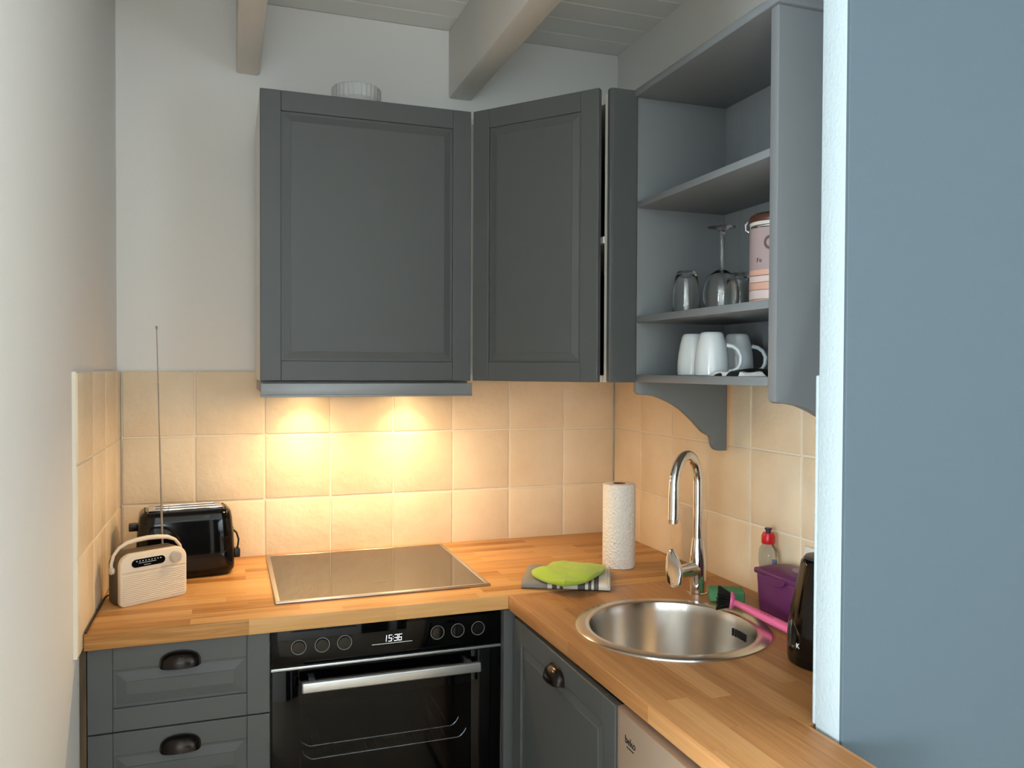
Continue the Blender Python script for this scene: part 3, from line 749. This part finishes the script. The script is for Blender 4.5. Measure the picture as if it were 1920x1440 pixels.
g = thing('electric_kettle', 'black electric kettle half hidden by the white wall end', 'kettle', (1.487, -1.378, HW))
m = MB(); m.lathe([(0.0, 0.0), (0.068, 0.0), (0.0735, 0.004), (0.0755, 0.014), (0.0758, 0.045), (0.0745, 0.075), (0.0675, 0.12), (0.0575, 0.17), (0.0505, 0.205), (0.049, 0.212), (0.046, 0.216), (0.0, 0.216)], seg=64)
m.build('body', M['black_gloss'], g)
m = MB(); m.lathe([(0.0, 0.217), (0.043, 0.217), (0.044, 0.219), (0.041, 0.223), (0.02, 0.226), (0.0, 0.2265)], seg=48); m.build('lid', mat('dark_lid_plastic', rgb(58, 54, 50), 0.35), g)
m = MB(); m.tube([(0.048, -0.01, 0.20), (0.085, -0.018, 0.205), (0.108, -0.022, 0.18), (0.112, -0.023, 0.12), (0.100, -0.02, 0.07), (0.074, -0.014, 0.05)], [0.010, 0.012, 0.012, 0.0115, 0.011, 0.010], 14); m.build('handle', M['black_plastic'], g)
a_ = math.radians(186)
text('logo', 'K', 0.014, M['white_mark'], g, (0.0764 * math.cos(a_), 0.0764 * math.sin(a_), 0.046), (PI / 2, 0, a_ + PI / 2))

g = thing('wall_socket', 'white wall socket on the tiles above the kettle', 'socket', (W, -1.118, 1.030))
m = MB(); m.box(-0.010, 0.0, -0.040, 0.040, -0.040, 0.040, 0.004, 3); m.build('frame', M['white_board'], g)
m = MB(); m.box(-0.0125, -0.009, -0.028, 0.028, -0.028, 0.028, 0.003, 2); m.build('insert', M['white_board'], g)

# ------------------------------------------------------------------ toaster
g = thing('toaster', 'black two-slot toaster behind the radio', 'toaster', (0.192, -0.166, HW), math.radians(6))
m = MB()
def toaster(u, v):
    # u around, v up
    a = 2 * PI * u
    ex = lambda t, p: math.copysign(abs(t) ** p, t)
    prof = [(0.0, 0.90, 0.88), (0.004, 0.95, 0.95), (0.016, 1.0, 1.0), (0.06, 1.005, 1.005), (0.12, 0.985, 0.97), (0.165, 0.955, 0.92), (0.182, 0.93, 0.86), (0.190, 0.88, 0.74), (0.193, 0.80, 0.60)]
    t = v * (len(prof) - 1); i = min(int(t), len(prof) - 2); f = t - i
    z, sx, sy = [prof[i][k] + (prof[i + 1][k] - prof[i][k]) * f for k in range(3)]
    return (0.134 * sx * ex(math.cos(a), 0.35), 0.083 * sy * ex(math.sin(a), 0.35), z + 0.003)
m.surf(toaster, 72, 32, wrapu=True)
bb = bmesh.new(); bb.faces.new([bb.verts.new(toaster(k / 72, 1)) for k in range(72)]); m.add(bb)
bb = bmesh.new(); bb.faces.new([bb.verts.new(toaster(k / 72, 0)) for k in range(72)]); m.add(bb)
m.build('body', M['black_gloss'], g, ang=50)
m = MB(); m.box(-0.100, 0.100, -0.048, -0.034, 0.196, 0.2015, 0.002); m.box(-0.100, 0.100, -0.008, 0.008, 0.196, 0.2015, 0.002); m.box(-0.100, 0.100, 0.034, 0.048, 0.196, 0.2015, 0.002)
m.box(-0.100, -0.082, -0.048, 0.048, 0.196, 0.2012, 0.002); m.box(0.082, 0.100, -0.048, 0.048, 0.196, 0.2012, 0.002)
m.build('slot_plate', M['chrome'], g)
for yy in (-0.021, 0.021):
    m = MB(); m.box(-0.083, 0.083, yy - 0.0135, yy + 0.0135, 0.1962, 0.1985); m.build('slot', M['dark'], g)
for sx in (-1, 1):
    m = MB(); m.box(sx * 0.108 - 0.003, sx * 0.108 + 0.003, -0.046, 0.046, 0.184, 0.1957, 0.001); m.build('trim_bar', M['dark'], g)
m = MB(); m.box(-0.152, -0.128, -0.018, 0.018, 0.138, 0.158, 0.003); m.build('lever', M['black_plastic'], g)
for k in range(4):
    m = MB(); m.lathe([(0.0, 0.0), (0.0055, 0.0), (0.0055, 0.003), (0.0, 0.0035)], seg=16, M=Matrix.Translation((0.126, -0.052, 0.085 + 0.016 * k)) @ Matrix.Rotation(PI / 2, 4, 'Y') @ Matrix.Rotation(PI / 5, 4, 'X')); m.build('button', M['grey_mark'], g)
m = MB(); m.tube([(0.130, -0.02, 0.125), (0.141, -0.03, 0.115), (0.147, -0.032, 0.095), (0.145, -0.033, 0.078), (0.142, -0.033, 0.068)], 0.0028, 10); m.box(0.133, 0.150, -0.048, -0.022, 0.043, 0.070, 0.003); m.build('cord_holder', M['black_plastic'], g)

# ------------------------------------------------------------------ radio
ra = math.atan2(0.0839, 0.145)
cream = mat('cream_plastic', rgb(226, 212, 190), 0.45)
RW, RH, RD = 0.176, 0.134, 0.068
g = thing('portable_radio', 'cream retro radio with a carry handle and raised aerial', 'radio', (0.0545, -0.4975, HW), ra)
def rrect(w, h, r_top, r_bot, ins=0, n=8):
    pts = []
    for cx, cz, a0, r in ((w - r_bot, r_bot, -PI / 2, r_bot), (w - r_top, h - r_top, 0, r_top), (r_top, h - r_top, PI / 2, r_top), (r_bot, r_bot, PI, r_bot)):
        for k in range(n + 1):
            a = a0 + PI / 2 * k / n; rr = max(r - ins, 0.001)
            pts.append((cx + rr * math.cos(a), cz + rr * math.sin(a)))
    return pts
m = MB(); m.prism(rrect(RW, RH, 0.030, 0.012), 0.016, RD, 'y', 0.004, 3)
m.build('rear_shell', mat('olive_brown_plastic', rgb(92, 78, 58), 0.5), g)
m = MB(); m.prism(rrect(RW, RH, 0.030, 0.012), -0.001, 0.0165, 'y', 0.004, 3); fs = m.build('front_shell', cream, g)
m = MB()
for k in range(15):
    z = 0.010 + 0.0048 * k
    m.box(0.006, RW - 0.006, -0.0026, 0.001, z, z + 0.0030, 0.0009, 1)
m.build('speaker_grille', cream, fs)
m = MB(); m.box(0.004, RW - 0.004, -0.0022, 0.001, 0.0850, 0.0888, 0.0008, 1); m.build('trim_line', mat('pale_gold_line', rgb(206, 190, 164), 0.35), fs)
dial = MB(); pts = [(0.040 + 0.0115 * math.cos(a), 0.1075 + 0.0105 * math.sin(a)) for a in [PI / 2 + PI * k / 12 for k in range(13)]] + [(0.105 + 0.0115 * math.cos(a), 0.1075 + 0.0105 * math.sin(a)) for a in [-PI / 2 + PI * k / 12 for k in range(13)]]
dial.prism(pts, -0.0022, 0.001, 'y', 0.0006, 1); dl = dial.build('dial_window', M['black_gloss'], fs)
m = MB()
for k in range(9):
    x = 0.040 + 0.0078 * k; m.box(x, x + 0.0032, -0.0026, -0.002, 0.1115, 0.1138)
m.box(0.046, 0.092, -0.0026, -0.002, 0.1072, 0.1084); m.box(0.060, 0.078, -0.0026, -0.002, 0.1012, 0.1023)
m.build('dial_scale', mat('pale_blue_print', rgb(176, 196, 206), 0.5), dl)
m = MB(); m.lathe([(0.0158, 0.0), (0.0158, 0.004), (0.0148, 0.0055), (0.0142, 0.010), (0.013, 0.0115), (0.0, 0.0118)], seg=40, M=Matrix.Translation((0.143, -0.001, 0.1085)) @ Matrix.Rotation(PI / 2, 4, 'X')); m.build('tuning_knob', mat('silver_cream', rgb(206, 200, 190), 0.3, metal=0.4), fs)
m = MB()
hz = -0.012
hp = [(-0.004, 0.038, 0.098), (-0.005, 0.038, 0.118), (0.000, 0.038, 0.140), (0.014, 0.038, 0.158), (0.035, 0.038, 0.168), (0.06, 0.038, 0.172), (0.088, 0.038, 0.1735), (0.116, 0.038, 0.172), (0.141, 0.038, 0.168), (0.162, 0.038, 0.158), (0.176, 0.038, 0.140), (0.181, 0.038, 0.118), (0.180, 0.038, 0.098)]
m.tube([(x, y, z + hz) for x, y, z in hp], [0.005, 0.0045, 0.0042, 0.0042, 0.0058, 0.0062, 0.0062, 0.0062, 0.0058, 0.0042, 0.0042, 0.0045, 0.005], 14)
for x in (-0.004, 0.180):
    m.lathe([(0.0, -0.004), (0.009, -0.004), (0.0095, 0.0), (0.009, 0.004), (0.0, 0.004)], seg=24, M=Matrix.Translation((x, 0.038, 0.090)) @ Matrix.Rotation(PI / 2, 4, 'Y'))
m.build('carry_handle', cream, g)
m = MB(); A0 = Vector((0.138, 0.058, 0.128)); A1 = Vector((0.1265, 0.064, 0.722))
prev = 0.0
for s0, s1, r_ in ((0, 0.27, 0.0027), (0.27, 0.50, 0.0021), (0.50, 0.74, 0.0016), (0.74, 0.985, 0.0012), (0.985, 1.0, 0.0026)):
    m.tube([A0.lerp(A1, s0), A0.lerp(A1, s1)], r_, 10)
m.build('aerial', mat('satin_aerial', rgb(150, 140, 126), 0.4, metal=0.4), g)
m = MB(); m.tube([(0.010, RD, 0.020), (-0.004, RD + 0.010, 0.010), (-0.022, RD + 0.004, 0.004), (-0.040, RD - 0.016, 0.003), (-0.0505, RD - 0.05, 0.003), (-0.067, RD - 0.098, 0.003), (-0.096, RD - 0.20, 0.003)], 0.0025, 8)
# cord kept in world space along the wall joint
m.bm.free()
m = MB()
wp = [(0.018, -0.402, 0.012), (0.012, -0.385, 0.008), (0.006, -0.395, 0.004), (0.005, -0.44, 0.003), (0.005, -0.52, 0.003), (0.005, -0.60, 0.003), (0.005, -0.688, 0.003)]
ca, sa = math.cos(-ra), math.sin(-ra)
lp_ = [((x - 0.0545) * ca - (y + 0.4975) * sa, (x - 0.0545) * sa + (y + 0.4975) * ca, z) for x, y, z in wp]
m.tube(lp_, 0.0022, 8); m.build('power_cord', M['black_plastic'], g, label='thin black cord')

# ------------------------------------------------------------------ things on the shelves
gl_mat = mat('clear_glass', (0.95, 0.97, 0.97, 1), 0.0, trans=1.0, ior=1.45)
def glass_cup(prof_out, wall):
    pass
def tumbler(name, label, x, y):
    m = MB()  # upside down: rim below
    m.lathe([(0.0345, 0.0), (0.0350, 0.0008), (0.0345, 0.03), (0.0325, 0.065), (0.0285, 0.092), (0.0245, 0.104), (0.022, 0.107), (0.0, 0.107), ], (0, 0, 0), 48)
    m.lathe([(0.0345, 0.0), (0.0335, 0.0008), (0.0330, 0.03), (0.031, 0.065), (0.0268, 0.090), (0.020, 0.097), (0.0, 0.098)], (0, 0, 0), 48)
    bmesh.ops.remove_doubles(m.bm, verts=m.bm.verts, dist=1e-5)
    return tag(m.build(name, gl_mat, None, (x, y, S2 + 0.0005)), label, 'glass', 'upturned drinking glasses')
tumbler('drinking_glass', 'upturned clear tumbler left of the wine glass', 1.432, -0.915)
tumbler('drinking_glass', 'upturned clear tumbler behind the wine glass, beside the canister', 1.580, -0.930)
m = MB()
m.lathe([(0.0375, 0.0), (0.0385, 0.0008), (0.0420, 0.022), (0.0425, 0.040), (0.0390, 0.062), (0.0300, 0.080), (0.0160, 0.090), (0.0060, 0.095), (0.0040, 0.104), (0.0036, 0.14), (0.0040, 0.175), (0.0075, 0.186), (0.0180, 0.1915), (0.0320, 0.1938), (0.0338, 0.1950), (0.0320, 0.1958), (0.0, 0.1972)], seg=56)
m.lathe([(0.0375, 0.0), (0.0372, 0.0008), (0.0408, 0.022), (0.0413, 0.040), (0.0378, 0.0612), (0.0288, 0.0785), (0.0150, 0.0875), (0.0, 0.0905)], seg=56)
bmesh.ops.remove_doubles(m.bm, verts=m.bm.verts, dist=1e-5)
tag(m.build('wine_glass', gl_mat, None, (1.432, -1.072, S2 + 0.0005)), 'upturned stemmed wine glass on the middle shelf', 'wine glass')

china = mat('white_china', rgb(206, 214, 218), 0.18, spec=0.5, coat=0.3)
def mug(label, x, y, rz):
    t = thing('mug', label, 'mug', (x, y, S3 + 0.0003), rz, 'upturned white mugs on the bottom shelf')
    m = MB()
    m.lathe([(0.0385, 0.0), (0.0405, 0.0012), (0.0412, 0.012), (0.0408, 0.03), (0.0385, 0.055), (0.0340, 0.080), (0.0295, 0.098), (0.0268, 0.1035), (0.0235, 0.1055), (0.0215, 0.1045), (0.020, 0.1015), (0.0, 0.1010)], seg=56)
    m.lathe([(0.0385, 0.0), (0.0375, 0.0012), (0.0375, 0.03), (0.034, 0.06), (0.028, 0.085), (0.0, 0.095)], seg=56)
    m.build('cup', china, t)
    m = MB(); m.tube([(0.0355, 0, 0.074), (0.050, 0, 0.071), (0.062, 0, 0.062), (0.069, 0, 0.047), (0.068, 0, 0.030), (0.062, 0, 0.018), (0.052, 0, 0.012), (0.040, 0, 0.010)], [0.0042, 0.0040, 0.0038, 0.0038, 0.0038, 0.0038, 0.004, 0.0044], 12, flat=1.25); m.build('handle', china, t)
    return t
mug('upturned white mug at the front with its handle to the right', 1.426, -1.043, math.radians(-38))
mug('upturned white mug on the left, partly behind the front mug', 1.440, -0.940, math.radians(60))
mug('upturned white mug at the back of the bottom shelf', 1.540, -0.985, math.radians(-35))

# napkin / pouch lying beside the mugs
m = MB()
def pouch(u, v, seed, w, d, h):
    x = -w / 2 + w * u; y_ = -d / 2 + d * v
    e_ = (math.sin(PI * min(max(u, 0), 1)) * math.sin(PI * v)) ** 0.3
    return (x, y_, h * e_ * (0.75 + 0.5 * noise.noise((x * 25, y_ * 25, seed))))
m.surf(lambda u, v: pouch(u, v, 1.0, 0.15, 0.11, 0.020), 24, 20)
m.surf(lambda u, v: (-0.075 + 0.15 * u, -0.055 + 0.11 * v, 0.0), 2, 2)
nap = mat('black_white_print', rgb(230, 230, 228), 0.45)
N, L, b = nodes(nap)
tc = N.new('ShaderNodeTexCoord'); wv = N.new('ShaderNodeTexNoise'); wv.inputs['Scale'].default_value = 14; wv.inputs['Detail'].default_value = 1
L.new(tc.outputs['Object'], wv.inputs['Vector'])
rr_ = N.new('ShaderNodeValToRGB'); rr_.color_ramp.interpolation = 'CONSTANT'
rr_.color_ramp.elements[0].color = rgb(20, 20, 22); rr_.color_ramp.elements[1].position = 0.53; rr_.color_ramp.elements[1].color = rgb(226, 226, 226)
L.new(wv.outputs['Fac'], rr_.inputs[0]); L.new(rr_.outputs[0], b.inputs['Base Color'])
o = m.build('folded_napkin', nap, None, (1.440, -1.165, S3 + 0.0005), math.radians(90)); tag(o, 'crumpled black and white napkin on the bottom shelf beside the mugs', 'napkin')

# canister with clip lid
g = thing('storage_canister', 'tall pinkish storage canister with a brown lid and wire clip', 'canister', (1.531, -1.140, S2 + 0.0003))
band = mat('canister_print', rgb(170, 150, 150), 0.35)
N, L, b = nodes(band)
tc = N.new('ShaderNodeTexCoord'); sp = N.new('ShaderNodeSeparateXYZ'); L.new(tc.outputs['Object'], sp.inputs[0])
nz = N.new('ShaderNodeTexNoise'); nz.inputs['Scale'].default_value = 18; L.new(tc.outputs['Object'], nz.inputs['Vector'])
ad = N.new('ShaderNodeMath'); ad.operation = 'MULTIPLY_ADD'; ad.inputs[1].default_value = 0.004; L.new(nz.outputs['Fac'], ad.inputs[0]); L.new(sp.outputs[2], ad.inputs[2])
mr = N.new('ShaderNodeMapRange'); mr.inputs['From Max'].default_value = 0.2; L.new(ad.outputs[0], mr.inputs[0])
r = N.new('ShaderNodeValToRGB'); r.color_ramp.interpolation = 'CONSTANT'; e = r.color_ramp.elements
PK, PW, BR, TP = rgb(226, 176, 156), rgb(228, 206, 200), rgb(150, 104, 90), rgb(176, 156, 156)
st = [(0, PK), (.09, BR), (.10, PW), (.20, BR), (.21, PK), (.29, BR), (.30, PW), (.37, BR), (.38, PK), (.44, TP)]
e[0].position = 0; e[0].color = PK; e[1].position = .09; e[1].color = BR
for p_, c_ in st[2:]:
    q = e.new(p_); q.color = c_
L.new(mr.outputs[0], r.inputs[0]); L.new(r.outputs[0], b.inputs['Base Color'])
m = MB(); m.lathe([(0.0, 0.0), (0.0545, 0.0), (0.056, 0.002), (0.056, 0.183), (0.0545, 0.186), (0.0545, 0.200), (0.0, 0.200)], seg=64); m.build('body', band, g)
m = MB(); m.lathe([(0.0, 0.1995), (0.0565, 0.1995), (0.0575, 0.202), (0.0575, 0.208), (0.054, 0.216), (0.045, 0.221), (0.0, 0.2225)], seg=64); m.build('lid', mat('brown_lid', rgb(80, 50, 38), 0.35), g)
m = MB(); m.lathe([(0.0555, 0.184), (0.0572, 0.186), (0.0572, 0.189), (0.0555, 0.191)], seg=64)
m.lathe([(0.0552, 0.191), (0.0556, 0.199)], seg=64, mi=1)
ca_ = math.radians(149)
cx, cy = 0.0575 * math.cos(ca_), 0.0575 * math.sin(ca_)
m.tube([(cx, cy, 0.180), (cx * 1.12, cy * 1.12, 0.184), (cx * 1.14, cy * 1.14, 0.197), (cx * 1.02, cy * 1.02, 0.205)], 0.0022, 8)
m.build('wire_clip', [M['chrome'], mat('pale_band', rgb(214, 206, 200), 0.4)], g)
inkm = mat('brown_ink', rgb(92, 68, 70), 0.5)
a_ = math.radians(199)
text('printed_word', 'Fe', 0.015, inkm, g, (0.0562 * math.cos(a_ - .03), 0.0562 * math.sin(a_ - .03), 0.108), (PI / 2, 0, a_ + PI / 2), 0.0006)
m = MB()
m.surf(lambda u, v: (0.0564 * math.cos(math.radians(224) + 0.26 * (1 - v * 0.0) * math.cos(PI / 2 + PI * 2 * u) * (0.6 + .4 * v)), 0.0564 * math.sin(math.radians(224) + 0.26 * math.cos(PI / 2 + PI * 2 * u) * (0.6 + .4 * v)), 0.148 + 0.0165 * math.sin(PI / 2 + PI * 2 * u) * (0.6 + .4 * v)), 40, 3, wrapu=True)
m.build('printed_ring', inkm, g)

# glass bowl on top of the closed wall cabinet
m = MB()
rip = lambda a, z: (0.04 * abs(math.sin(a * 15)) if 0.05 < z < 0.09 else 0)
m.lathe([(0.0, 0.0), (0.045, 0.0), (0.050, 0.004), (0.060, 0.030), (0.069, 0.048), (0.0715, 0.055), (0.0720, 0.060), (0.0720, 0.070), (0.0720, 0.080), (0.0720, 0.0895), (0.0715, 0.093), (0.0685, 0.093), (0.0670, 0.088), (0.0675, 0.058), (0.062, 0.045), (0.052, 0.022), (0.042, 0.008), (0.0, 0.007)], seg=144, ripple=rip)
tag(m.build('glass_bowl', mat('cut_glass', (0.95, 0.96, 0.96, 1), 0.10, trans=0.7, ior=1.5), None, (0.683, -0.25, ZB + 0.7905), ang=25), 'ribbed clear glass bowl on top of the closed wall cabinet', 'bowl')

# ------------------------------------------------------------------ light
def area(name, loc, rot, sx, sy, power, col, spread=PI):
    l = bpy.data.lights.new(name, 'AREA'); l.shape = 'RECTANGLE'; l.size = sx; l.size_y = sy; l.energy = power; l.color = col; l.spread = spread
    o = bpy.data.objects.new(name, l); C.objects.link(o); o.location = loc; o.rotation_euler = rot
    return o
area('daylight_window_left', (-3.05, -4.05, 1.5), (0, -PI / 2 - 0.3, 0), 1.4, 1.4, 385, (0.80, 0.92, 1.0))
area('daylight_window_rear', (0.0, -6.03, 1.55), (PI / 2 + 0.85, 0, 0), 1.6, 1.3, 42, (0.80, 0.92, 1.0))
area('daylight_window_right', (2.86, -4.5, 1.55), (0, PI / 2 + 0.8, 0), 1.4, 2.1, 66, (0.80, 0.92, 1.0))
for i, (lx, ly) in enumerate(LAMPS_AND_FILL):
    e_, sp_ = (0.62, 104) if i < 2 else (2.65, 178)  # front pair is the added wide fill
    l = bpy.data.lights.new('hood_lamp_and_fill', 'AREA'); l.shape = 'DISK'; l.size = 0.045; l.energy = e_; l.color = (1.0, 0.665, 0.34); l.spread = math.radians(sp_)
    o = bpy.data.objects.new('hood_lamp_and_fill', l); C.objects.link(o); o.location = (lx, ly, 1.4365 - (0.008 if sp_ > 170 else 0))
w = bpy.data.worlds.new('sky'); bpy.context.scene.world = w; w.use_nodes = True
bg = w.node_tree.nodes['Background']; bg.inputs[0].default_value = (0.75, 0.88, 1.0, 1); bg.inputs[1].default_value = 1.0

# ------------------------------------------------------------------ camera
yaw, pit, rol, f_px = 0.3382, 0.0177, 0.0043, 1508.35
fwd = Vector((math.sin(yaw) * math.cos(pit), math.cos(yaw) * math.cos(pit), -math.sin(pit)))
rt = Vector((math.cos(yaw), -math.sin(yaw), 0)); up = rt.cross(fwd)
r2 = rt * math.cos(rol) + up * math.sin(rol); u2 = -rt * math.sin(rol) + up * math.cos(rol)
cam = bpy.data.cameras.new('camera'); co = bpy.data.objects.new('camera', cam); C.objects.link(co)
co.matrix_world = Matrix(((r2.x, u2.x, -fwd.x, 0.3154), (r2.y, u2.y, -fwd.y, -2.7338), (r2.z, u2.z, -fwd.z, 1.5085), (0, 0, 0, 1)))
cam.sensor_fit = 'HORIZONTAL'; cam.sensor_width = 36; cam.lens = f_px / 1920 * 36; cam.clip_start = 0.05
sc = bpy.context.scene; sc.camera = co
vs = sc.view_settings; vs.view_transform = 'Standard'; vs.look = 'None'; vs.gamma = 1.0; vs.exposure = 0.0; vs.use_curve_mapping = False
